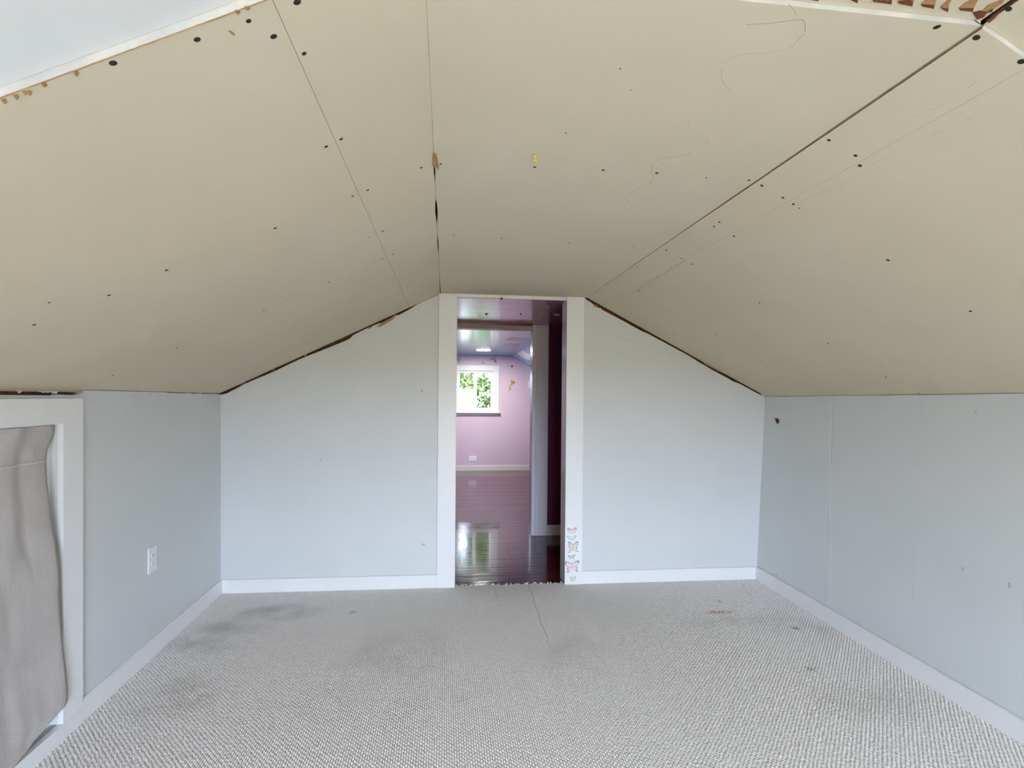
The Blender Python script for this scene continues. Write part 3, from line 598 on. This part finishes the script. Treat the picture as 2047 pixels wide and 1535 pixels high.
# partition with the second opening
OX0, OX1, OZ = -.03, .75, 1.765
bm = bmesh.new()
def part(pts): prism(bm, [(x, YP, z) for x, z in pts], (0, PT, 0), 0, 2, 1)
zpl = lambda x: HZ+SL*(x-XL)+.02
part([(OX1, -.01), (2.2, -.01), (2.2, rx_(2.2)+.02), (XR, HZ+.04), (OX1, HZ+.04)]); part([(-1.5, -.01), (OX0, -.01), (OX0, HZ+.04), (XL, HZ+.04), (-1.5, zpl(-1.5))]); part([(OX0, OZ), (OX1, OZ), (OX1, HZ+.04), (OX0, HZ+.04)])
K['head'] = mat('pink_head_paint', (.55, .36, .42), .4, (.58, .40, .45), 4)
setp(obj('wall_partition', bm, ['purple', 'pink', 'head']), 'plum partition between the hall and the pink room', kind='structure')
def pcase(name, x0, x1, z0, z1, y0, lb, m='pinkcase', d=.1):
    return setp(boxobj(name, x0, x1, y0, y0+d, z0, z1, m, None, .0015), lb, kind='structure')
pcase('trim_10', .768, .872, -.003, HZ-.001, YP-.02, 'lilac door casing of the second opening', d=.019)
pcase('trim_11', .735, .7675, -.003, HZ-.001, YP-.012, 'lilac jamb board of the second opening', d=.12)
pcase('trim_12', -.14, .7345, 1.75, HZ-.012, YP-.012, 'pink head board of the second opening', 'head', d=.12)
pcase('trim_13', OX0-.12, OX0, -.003, HZ-.001, YP-.02, 'lilac left casing of the second opening', d=.019)
base('baseboard_hall', [(.873, YP, -.004), (2.08, YP, -.004)], (0, -1, 0), 'pale baseboard of the plum partition', .088, .012, 'cream')
# pink room shell
FX1, FZ = 1.064, 1.822; FS = -.63
zfr = lambda x: FZ+FS*(x-FX1); FXL = -.16; zfl = lambda x: FZ+.6*(x-FXL)
bm = bmesh.new(); prism(bm, [(-1.45, YF, -.02), (2.15, YF, -.02), (2.15, zfr(2.15)+.03), (FX1, FZ+.03), (FXL, FZ+.03), (-1.45, zfl(-1.45)+.03)] and [(x, YF, z) for x, z in ((-1.45, -.02), (.155, -.02), (.155, .93), (.155, 1.60), (.155, FZ+.03), (FXL, FZ+.03), (-1.45, zfl(-1.45)+.03))], (0, .12, 0))
WX0, WX1, WFZ0, WFZ1 = .20, .755, .955, 1.575
prism(bm, [(x, YF, z) for x, z in ((.155, -.02), (2.15, -.02), (2.15, zfr(2.15)+.03), (FX1, FZ+.03), (WX1, FZ+.03), (WX1, WFZ0), (.155, WFZ0))], (0, .12, 0))
prism(bm, [(x, YF, z) for x, z in ((.155, WFZ0), (WX0, WFZ0), (WX0, FZ+.03), (.155, FZ+.03))], (0, .12, 0))
prism(bm, [(x, YF, z) for x, z in ((WX0, WFZ1), (WX1, WFZ1), (WX1, FZ+.03), (WX0, FZ+.03))], (0, .12, 0))
wall_far = setp(obj('wall_far', bm, 'pink'), 'pink end wall of the far room with a window', kind='structure')
setp(boxobj('wall_far_left', -1.45, -1.35, YP+PT, YF, -.02, 1.2, 'pink'), 'pink knee wall on the left of the far room', kind='structure')
setp(boxobj('wall_far_right', 2.05, 2.15, YP+PT, YF, -.02, 1.25, 'pink'), 'pink knee wall on the right of the far room', kind='structure')
bm = bmesh.new(); y0f = YP+PT
for pts in ([(FXL, FZ), (FX1, FZ)], [(FX1, FZ), (2.15, zfr(2.15))], [(FXL, FZ), (-1.45, zfl(-1.45))]):
    a, b_ = pts; prism(bm, [(a[0], y0f, a[1]), (b_[0], y0f, b_[1]), (b_[0], YF, b_[1]), (a[0], YF, a[1])], (0, 0, .012))
far_c = setp(obj('ceiling', bm, 'skyblue'), 'glossy sky blue ceiling with painted clouds in the far room', kind='structure')
onFC = lambda px, py: hit(px, py, (0, 0, FZ), (0, 0, 1))
nFS = Vector((FS, 0, -1)).normalized(); onFS = lambda px, py: hit(px, py, (FX1, 0, FZ), nFS)
def patch(px, on, n, m, parent, nm='painted_cloud'): return flap(smoothline(px+[px[0]], 3)[:-1], on, n, parent, m, .0008, nm)
patch([(1012, 679), (1022, 675), (1036, 674.5), (1046, 677), (1061, 679), (1046, 681), (1030, 681.5), (1020, 680)], onFC, nC, 'cloudpink', far_c)
patch([(1002, 690), (1015, 687.5), (1030, 687), (1042, 689), (1030, 691), (1012, 692)], onFC, nC, 'cloudpink', far_c)
patch([(1018, 700), (1026, 697.6), (1036, 697.5), (1046, 701), (1054, 706), (1062, 711), (1063, 720), (1052, 718), (1041, 713), (1033, 706), (1027, 703.5)], onFS, nFS, 'cloud', far_c)
patch([(1057, 728), (1063, 726), (1065, 730), (1061, 731)], onFS, nFS, 'cloud', far_c)
base('baseboard_far', [(-1.4, YF, -.004), (2.1, YF, -.004)], (0, -1, 0), 'cream baseboard under the pink wall', .075, .014, 'cream')
prf = [(-1.5, zfl(-1.5)), (FXL, FZ), (FX1, FZ), (2.2, zfr(2.2))]
bm = bmesh.new(); prism(bm, [(x, YPART, z+.02) for x, z in prf]+[(x, YPART, z+.08) for x, z in prf[::-1]], (0, YF+.2-YPART, 0)); setp(obj('ceiling', bm, 'wood'), 'roof boarding above the far room', kind='structure')
# far window
win = window('window_1', WX0, WX1, WFZ0, WFZ1, YF+.05, -1, 'white two pane sliding window in the pink wall')
for nm, a in (('trim_14', (WX1-.005, .848, .905, 1.575)), ('trim_15', (.105, WX0+.005, .905, 1.575)), ('trim_16', (.105, .848, 1.575, 1.659))):
    setp(boxobj(nm, a[0], a[1], YF-.018, YF, a[2], a[3], 'trim', None, .002), {'trim_14': 'white right casing of the pink room window', 'trim_15': 'white left casing of the pink room window', 'trim_16': 'white head casing of the pink room window'}[nm], kind='structure')
setp(boxobj('trim_17', .085, .865, YF-.06, YF+.01, .905, .93, 'trim', None, .003), 'white sill board of the pink room window', kind='structure')
setp(boxobj('trim_18', .105, .848, YF-.018, YF, .865, .904, 'trim', None, .002), 'white apron board below the pink room window', kind='structure')
onW = lambda px, py: hit(px, py, (0, YF, 0), (0, -1, 0)); nW = Vector((0, -1, 0))

# ------------------------------------------------------------------ things
def outlet(name, c, u, v, n, wdt, hgt, label, horizontal=False):
    c, u, v, n = map(Vector, (c, u, v, n)); o = empty(name, c, label, 'outlet')
    bm = bmesh.new(); prism(bm, [c+u*(sx*wdt/2)+v*(sy*hgt/2) for sx, sy in ((-1, -1), (1, -1), (1, 1), (-1, 1))], n*.006); bmesh.ops.bevel(bm, geom=bm.edges[:], offset=.002, segments=2, affect='EDGES'); obj('cover_plate', bm, 'plastic', o)
    ax, bx_ = (v, u) if not horizontal else (u, v)
    for s in (-1, 1):
        cc = c+ax*(s*.019); bm = bmesh.new()
        prism(bm, [cc+n*.006+bx_*(.016*math.cos(k*.5236))+ax*(.014*max(-.85, min(.85, math.sin(k*.5236)))) for k in range(12)], n*.002); r = obj('receptacle', bm, 'plastic', o)
        for q in (-1, 1):
            bm = bmesh.new(); pp = cc+n*.008+bx_*(.006*q); prism(bm, [pp+bx_*(.0014*a)+ax*(.005*d) for a, d in ((-1, -1), (1, -1), (1, 1), (-1, 1))], n*.0004); obj('slot', bm, 'slot', r)
    return o
p0 = onL(303, 1118)
tng = Vector((nL.y, -nL.x, 0)).normalized()
outlet('wall_outlet', p0, tng, (0, 0, 1), nL, .072, .116, 'white double outlet on the knee wall between curtain and corner')
outlet('wall_outlet', onW(945, 916), (1, 0, 0), (0, 0, 1), nW, .115, .078, 'white sideways double outlet low on the pink wall', True)
c = onW(1060, 768); o = empty('light_switch', c, 'white light switch plate on the pink wall', 'switch')
bm = bmesh.new(); box(bm, c.x-.037, c.x+.037, YF-.006, YF, c.z-.058, c.z+.058); bmesh.ops.bevel(bm, geom=bm.edges[:], offset=.002, segments=1, affect='EDGES'); obj('cover_plate', bm, 'plastic', o)
boxobj('toggle', c.x-.005, c.x+.005, YF-.014, YF-.006, c.z-.010, c.z+.010, 'plastic', o, .001)
# push pin in the flat sheet
c = onC(1069, 309); o = empty('push_pin', c, 'yellow push pin stuck in the flat ceiling sheet', 'push pin')
def lathe(bm, prof, c, n=14, sgn=-1):
    R = []
    for r, h_ in prof: R.append([bm.verts.new((c.x+r*math.cos(6.2832*i/n), c.y+r*math.sin(6.2832*i/n), c.z+sgn*h_)) for i in range(n)])
    for a, b_ in zip(R, R[1:]):
        for i in range(n): bm.faces.new((a[i], a[(i+1) % n], b_[(i+1) % n], b_[i]))
    bm.faces.new(R[-1]); bm.faces.new(R[0][::-1]); bmesh.ops.recalc_face_normals(bm, faces=bm.faces)
bm = bmesh.new(); lathe(bm, [(.0045, .002), (.0045, .004), (.0025, .006), (.0022, .013), (.0042, .015), (.0042, .018)], c); obj('head', bm, 'yellow', o, True)
K['steel'] = mat('steel', (.6, .6, .6), .3, metal=1.0); bm = bmesh.new(); lathe(bm, [(.0005, -.008), (.0005, .003)], c, 6); obj('needle', bm, 'steel', o)
# disc lamp on the far ceiling
c = hit(967, 699.5, (0, 0, FZ), (0, 0, 1)); lamp = empty('ceiling_lamp', c, 'round white disc lamp glowing on the blue ceiling', 'lamp')
bm = bmesh.new(); lathe(bm, [(.108, 0), (.108, .003), (.097, .004)], c, 40); obj('rim', bm, 'plastic', lamp)
K['glow'] = emit('lamp_diffuser', (1, .97, .95), 250.0); bm = bmesh.new(); lathe(bm, [(.096, .0035), (.096, .0045), (.06, .005)], c, 40); obj('diffuser', bm, 'glow', lamp)
# pull cord by the far window
c = hit(925.5, 709, (0, 0, FZ), (0, 0, 1)); c.y = min(c.y, YF-.1); o = empty('pull_cord', c, 'short white pull cord hanging from the blue ceiling', 'cord')
bm = bmesh.new(); lathe(bm, [(.003, 0), (.003, .055)], c, 6); obj('string', bm, 'plastic', o); bm = bmesh.new(); lathe(bm, [(.003, .055), (.007, .062), (.006, .075), (.002, .08)], c, 8); obj('knob', bm, 'plastic', o)

# butterfly stickers on the right casing
PC = Vector((DR, YB(DR), 0)) + nB*CT
onCs = lambda px, py: hit(px, py, PC, nB)
BT = [
 ((1130, 1045), 23.62, [(90, 265), (150, 240), (240, 275), (300, 300), (340, 300), (430, 240), (510, 215), (545, 245), (535, 300), (475, 365), (470, 420), (430, 475), (370, 470), (320, 450), (280, 480), (220, 490), (175, 440), (165, 380), (110, 335)], 318, (.85, .42, .30), (.78, .80, .78), 'topmost small butterfly sticker with orange wing tips on the casing'),
 ((1130, 1045), 23.62, [(80, 630), (130, 615), (220, 645), (300, 670), (380, 645), (450, 600), (515, 605), (515, 650), (440, 720), (400, 770), (350, 810), (300, 785), (240, 815), (190, 780), (110, 690)], 300, (.70, .72, .58), (.76, .77, .66), 'small pale green grey butterfly sticker second from the top'),
 ((1130, 1045), 23.62, [(130, 890), (190, 885), (290, 950), (370, 1020), (430, 960), (520, 890), (590, 860), (605, 920), (585, 1060), (555, 1120), (560, 1230), (550, 1290), (630, 1360), (620, 1395), (580, 1380), (500, 1340), (420, 1290), (370, 1250), (330, 1300), (250, 1355), (160, 1430), (125, 1410), (180, 1340), (205, 1300), (195, 1180), (155, 1090), (145, 970)], 366, (.66, .62, .60), (.78, .66, .36), 'large swallowtail butterfly sticker with golden centre'),
 ((1120, 1100), 21.92, [(335, 245), (380, 215), (490, 245), (600, 190), (660, 185), (655, 220), (610, 300), (600, 375), (560, 380), (515, 350), (460, 390), (420, 360), (360, 290)], 495, (.50, .50, .58), (.62, .60, .66), 'small grey lilac butterfly sticker between two large ones'),
 ((1120, 1100), 21.92, [(190, 520), (250, 485), (340, 500), (430, 540), (530, 580), (600, 520), (720, 450), (800, 440), (835, 480), (800, 580), (740, 640), (690, 670), (740, 720), (745, 840), (770, 920), (740, 940), (680, 920), (620, 860), (550, 760), (530, 850), (510, 760), (470, 740), (440, 850), (400, 940), (340, 960), (310, 985), (285, 970), (320, 900), (300, 760), (340, 720), (270, 690), (205, 600)], 525, (.78, .62, .66), (.80, .58, .58), 'largest butterfly sticker with rose pink wings'),
 ((1120, 1100), 21.92, [(415, 1165), (470, 1165), (540, 1195), (620, 1155), (685, 1150), (660, 1230), (630, 1340), (590, 1330), (550, 1310), (500, 1350), (470, 1365), (465, 1300), (430, 1220)], 545, (.62, .74, .42), (.60, .75, .38), 'lowest tiny green butterfly sticker just above the carpet'),
]
K['ink'] = mat('butterfly_outline_ink', (.22, .22, .28), .6, (.32, .32, .38), 300)
for org, sc, pts, cxp, c1, c2, lb in BT:
    P = [(org[0]+a/sc, org[1]+b_/sc) for a, b_ in pts]; cxx = org[0]+cxp/sc
    yy_ = [p[1] for p in P]; cyy = sum(yy_)/len(yy_); by = max(yy_); ty = min(yy_)
    o = empty('butterfly_sticker', onCs(cxx, by), lb, 'sticker', 'butterfly stickers on the door casing')
    flap(P, onCs, nB, o, 'ink', .0006, 'outline')
    mA = mat('wing_tip', c1, .5, tuple(min(1, q*1.2) for q in c1), 250); mB = mat('wing', c2, .5, tuple(min(1, q*1.15) for q in c2), 250)
    def clip(poly, f):
        out = []
        for a, b_ in zip(poly, poly[1:]+poly[:1]):
            fa, fb = f(a), f(b_)
            if fa >= 0: out.append(a)
            if fa*fb < 0: t_ = fa/(fa-fb); out.append((a[0]+(b_[0]-a[0])*t_, a[1]+(b_[1]-a[1])*t_))
        return out
    Q = [(cxx+(a-cxx)*.84, cyy+(b_-cyy)*.80) for a, b_ in P]
    for sgn in (-1, 1):
        for up_, mm, nm in ((-1, mA, 'upper_wing'), (1, mB, 'lower_wing')):
            q = clip(clip(Q, lambda p: (p[0]-cxx)*sgn-.12), lambda p: (p[1]-cyy)*up_-.1)
            if len(q) > 2: flap(q, onCs, nB, o, mm, .0011, nm)
    flap([(cxx-.22, cyy-1.6*(by-ty)/14), (cxx, cyy-2.6*(by-ty)/14), (cxx+.22, cyy-1.6*(by-ty)/14), (cxx+.2, cyy+2.2*(by-ty)/14), (cxx-.2, cyy+2.2*(by-ty)/14)], onCs, nB, o, 'ink', .0014, 'body')

# stickers on the pink wall
def sticker(label, parts, cpt):
    o = empty('wall_sticker', onW(*cpt), label, 'sticker', 'stickers on the pink wall')
    for i, (nm, px, m) in enumerate(parts): flap(px, onW, nW, o, m, .001+.0004*i, nm)
def ell(cx, cyy, rx, ry, n=14): return [(cx+rx*math.cos(6.2832*k/n), cyy+ry*math.sin(6.2832*k/n)) for k in range(n)]
K['teal'] = mat('teal_ink', (.16, .36, .34), .5, (.26, .46, .40), 60); K['red'] = mat('crimson_ink', (.45, .05, .10), .5, (.5, .1, .12), 60); K['gold'] = mat('gold_ink', (.60, .34, .03), .5, (.50, .22, .02), 50); K['brown'] = mat('brown_ink', (.14, .05, .03), .5, (.25, .1, .04), 60); K['slate'] = mat('slate_blue_ink', (.22, .25, .38), .5, (.3, .33, .45), 60)
sticker('teal fish sticker with red tail above the window', [('body', ell(988.3, 717.2, 4.6, 4.2), 'teal'), ('tail', [(984.5, 718), (981, 715.8), (980.3, 718), (981.5, 720.5)], 'red'), ('fin', ell(990.5, 722.8, 2.6, 2.6), 'gold'), ('eye', ell(990.5, 722.8, 1.2, 1.2), 'brown')], (988, 722))
sticker('small slate blue boat sticker above the window', [('hull', [(960, 725.6), (970.5, 725.6), (968, 727), (962, 727)], 'slate'), ('sail', [(964.6, 721.5), (966.4, 724.8), (963, 724.8)], 'slate')], (965, 727))
sticker('round dark brown sticker under the sloping blue ceiling', [('disc', ell(1023.6, 732.2, 2.3, 2.3), 'brown'), ('rim', [(1021, 734), (1022.4, 735.2), (1024, 735)], 'gold')], (1023.6, 734))
s7 = 7.678; tr = lambda L_: [(900+a/s7, 640+b_/s7) for a, b_ in L_]
sticker('golden orange swimmer shaped sticker right of the window', [('torso', tr([(925, 935), (945, 922), (965, 930), (990, 945), (988, 975), (960, 985), (935, 998), (918, 1045), (900, 1045), (915, 995), (938, 972), (930, 950)]), 'gold'), ('tail', tr([(945, 1043), (910, 1050), (895, 1075), (898, 1090), (908, 1090), (918, 1065), (945, 1052)]), 'gold'), ('head', ell(1027.6, 764.2, 1.6, 1.6), 'brown')], (1022, 782))
sticker('gold and green sticker at the upper left of the window', [('shape', ell(916.5, 719, 2.5, 4), 'teal'), ('ring', ell(917.5, 723.5, 1.8, 1.8), 'gold')], (917, 724))

# ------------------------------------------------------------------ outdoors beyond the far window
G0 = -3.0
bm = bmesh.new(); box(bm, -60, 60, YF+.4, 120, G0-.2, G0); setp(obj('ground', bm, 'lawn'), 'green lawn outside the far window', kind='structure')
def tree(x, y, h, r, m, label, n=2600, seed=1, z0=None, z1=None, leaf=.15):
    rd = random.Random(seed); o = empty('tree', (x, y, G0), label, 'tree', 'trees beyond the far window')
    bm = bmesh.new(); lathe(bm, [(.22, 0), (.16, h*.3), (.10, h*.7), (.03, h*.92)], Vector((x, y, G0)), 10, 1); obj('trunk', bm, 'bark', o)
    V, Fc = [], []; cl = [(rd.gauss(0, r*.45), rd.gauss(0, r*.45), rd.uniform((z0 if z0 is not None else -.5)-G0, (z1 if z1 is not None else h+G0)-G0-.4), r*rd.uniform(.3, .5)) for _ in range(26)]
    for i in range(n):
        a, b_, c_, rr = rd.choice(cl); d = Vector((rd.gauss(0, 1), rd.gauss(0, 1), rd.gauss(0, 1))).normalized()*rr*rd.uniform(.6, 1.0)
        p = Vector((x+a, y+b_, G0+c_))+d; u_ = Vector((rd.gauss(0, 1), rd.gauss(0, 1), rd.gauss(0, .6))).normalized(); v_ = u_.cross(Vector((rd.gauss(0, 1), rd.gauss(0, 1), rd.gauss(0, 1)))).normalized(); s_ = leaf*rd.uniform(.7, 1.35)
        k = len(V); V += [p-u_*s_, p+v_*s_*.5, p+u_*s_, p-v_*s_*.5]; Fc.append((k, k+1, k+2, k+3))
    me = bpy.data.meshes.new('foliage'); me.from_pydata([tuple(v) for v in V], [], Fc); me.materials.append(K[m]); f = bpy.data.objects.new('foliage', me); COL.objects.link(f); attach(f, o); setp(f, kind='stuff')
tree(1.2, 26, 14, 2.3, 'leaf2', 'tall light green tree with a high crown outside the far window', 16000, 3, 2.3, 10.6, .2)
tree(1.5, 17.2, 5.6, .75, 'leaf', 'slim dark green tree seen through the right pane', 5000, 2, -1.8, 2.3, .10)
tree(9.5, 27, 12, 2.2, 'leaf2', 'light green tree standing right of the tall one', 3500, 4)
tree(-7.0, 26, 12, 2.2, 'leaf', 'dark leafy tree standing left of the tall one', 3500, 5)
tree(4.2, 54, 18.0, 4.0, 'leaf2', 'broad pale green tree behind the white house', 9000, 6, -1, 14, .4)
tree(-10.0, 54, 18.0, 3.6, 'leaf', 'broad dark tree behind the white house', 6000, 8, -1, 14, .4)
h = empty('neighbour_house', (0, 34, G0), 'white clapboard house under the trees outside', 'house')
bm = bmesh.new(); box(bm, -3.4, 1.75, 34, 39, G0, 1.55); obj('wall', bm, 'clapboard', h)
bm = bmesh.new(); prism(bm, [(-3.7, 33.7, 1.55), (2.0, 33.7, 1.55), (-.85, 33.7, 2.8)], (0, 5.6, 0)); obj('roof', bm, 'shingle', h)
for wx in (-2.6, -.4): boxobj('window', wx, wx+.9, 33.95, 34.0, -1.2, .2, 'slot', h)
f = empty('garden_fence', (1, 20, G0), 'pale garden fence in front of the house outside', 'fence')
for k in range(7): boxobj('post', -2+k*1.0, -1.93+k*1.0, 19.96, 20.04, G0, .55, 'clapboard', f)
for z in (.2, .48): boxobj('rail', -2, 4.1, 19.98, 20.02, z, z+.05, 'clapboard', f)
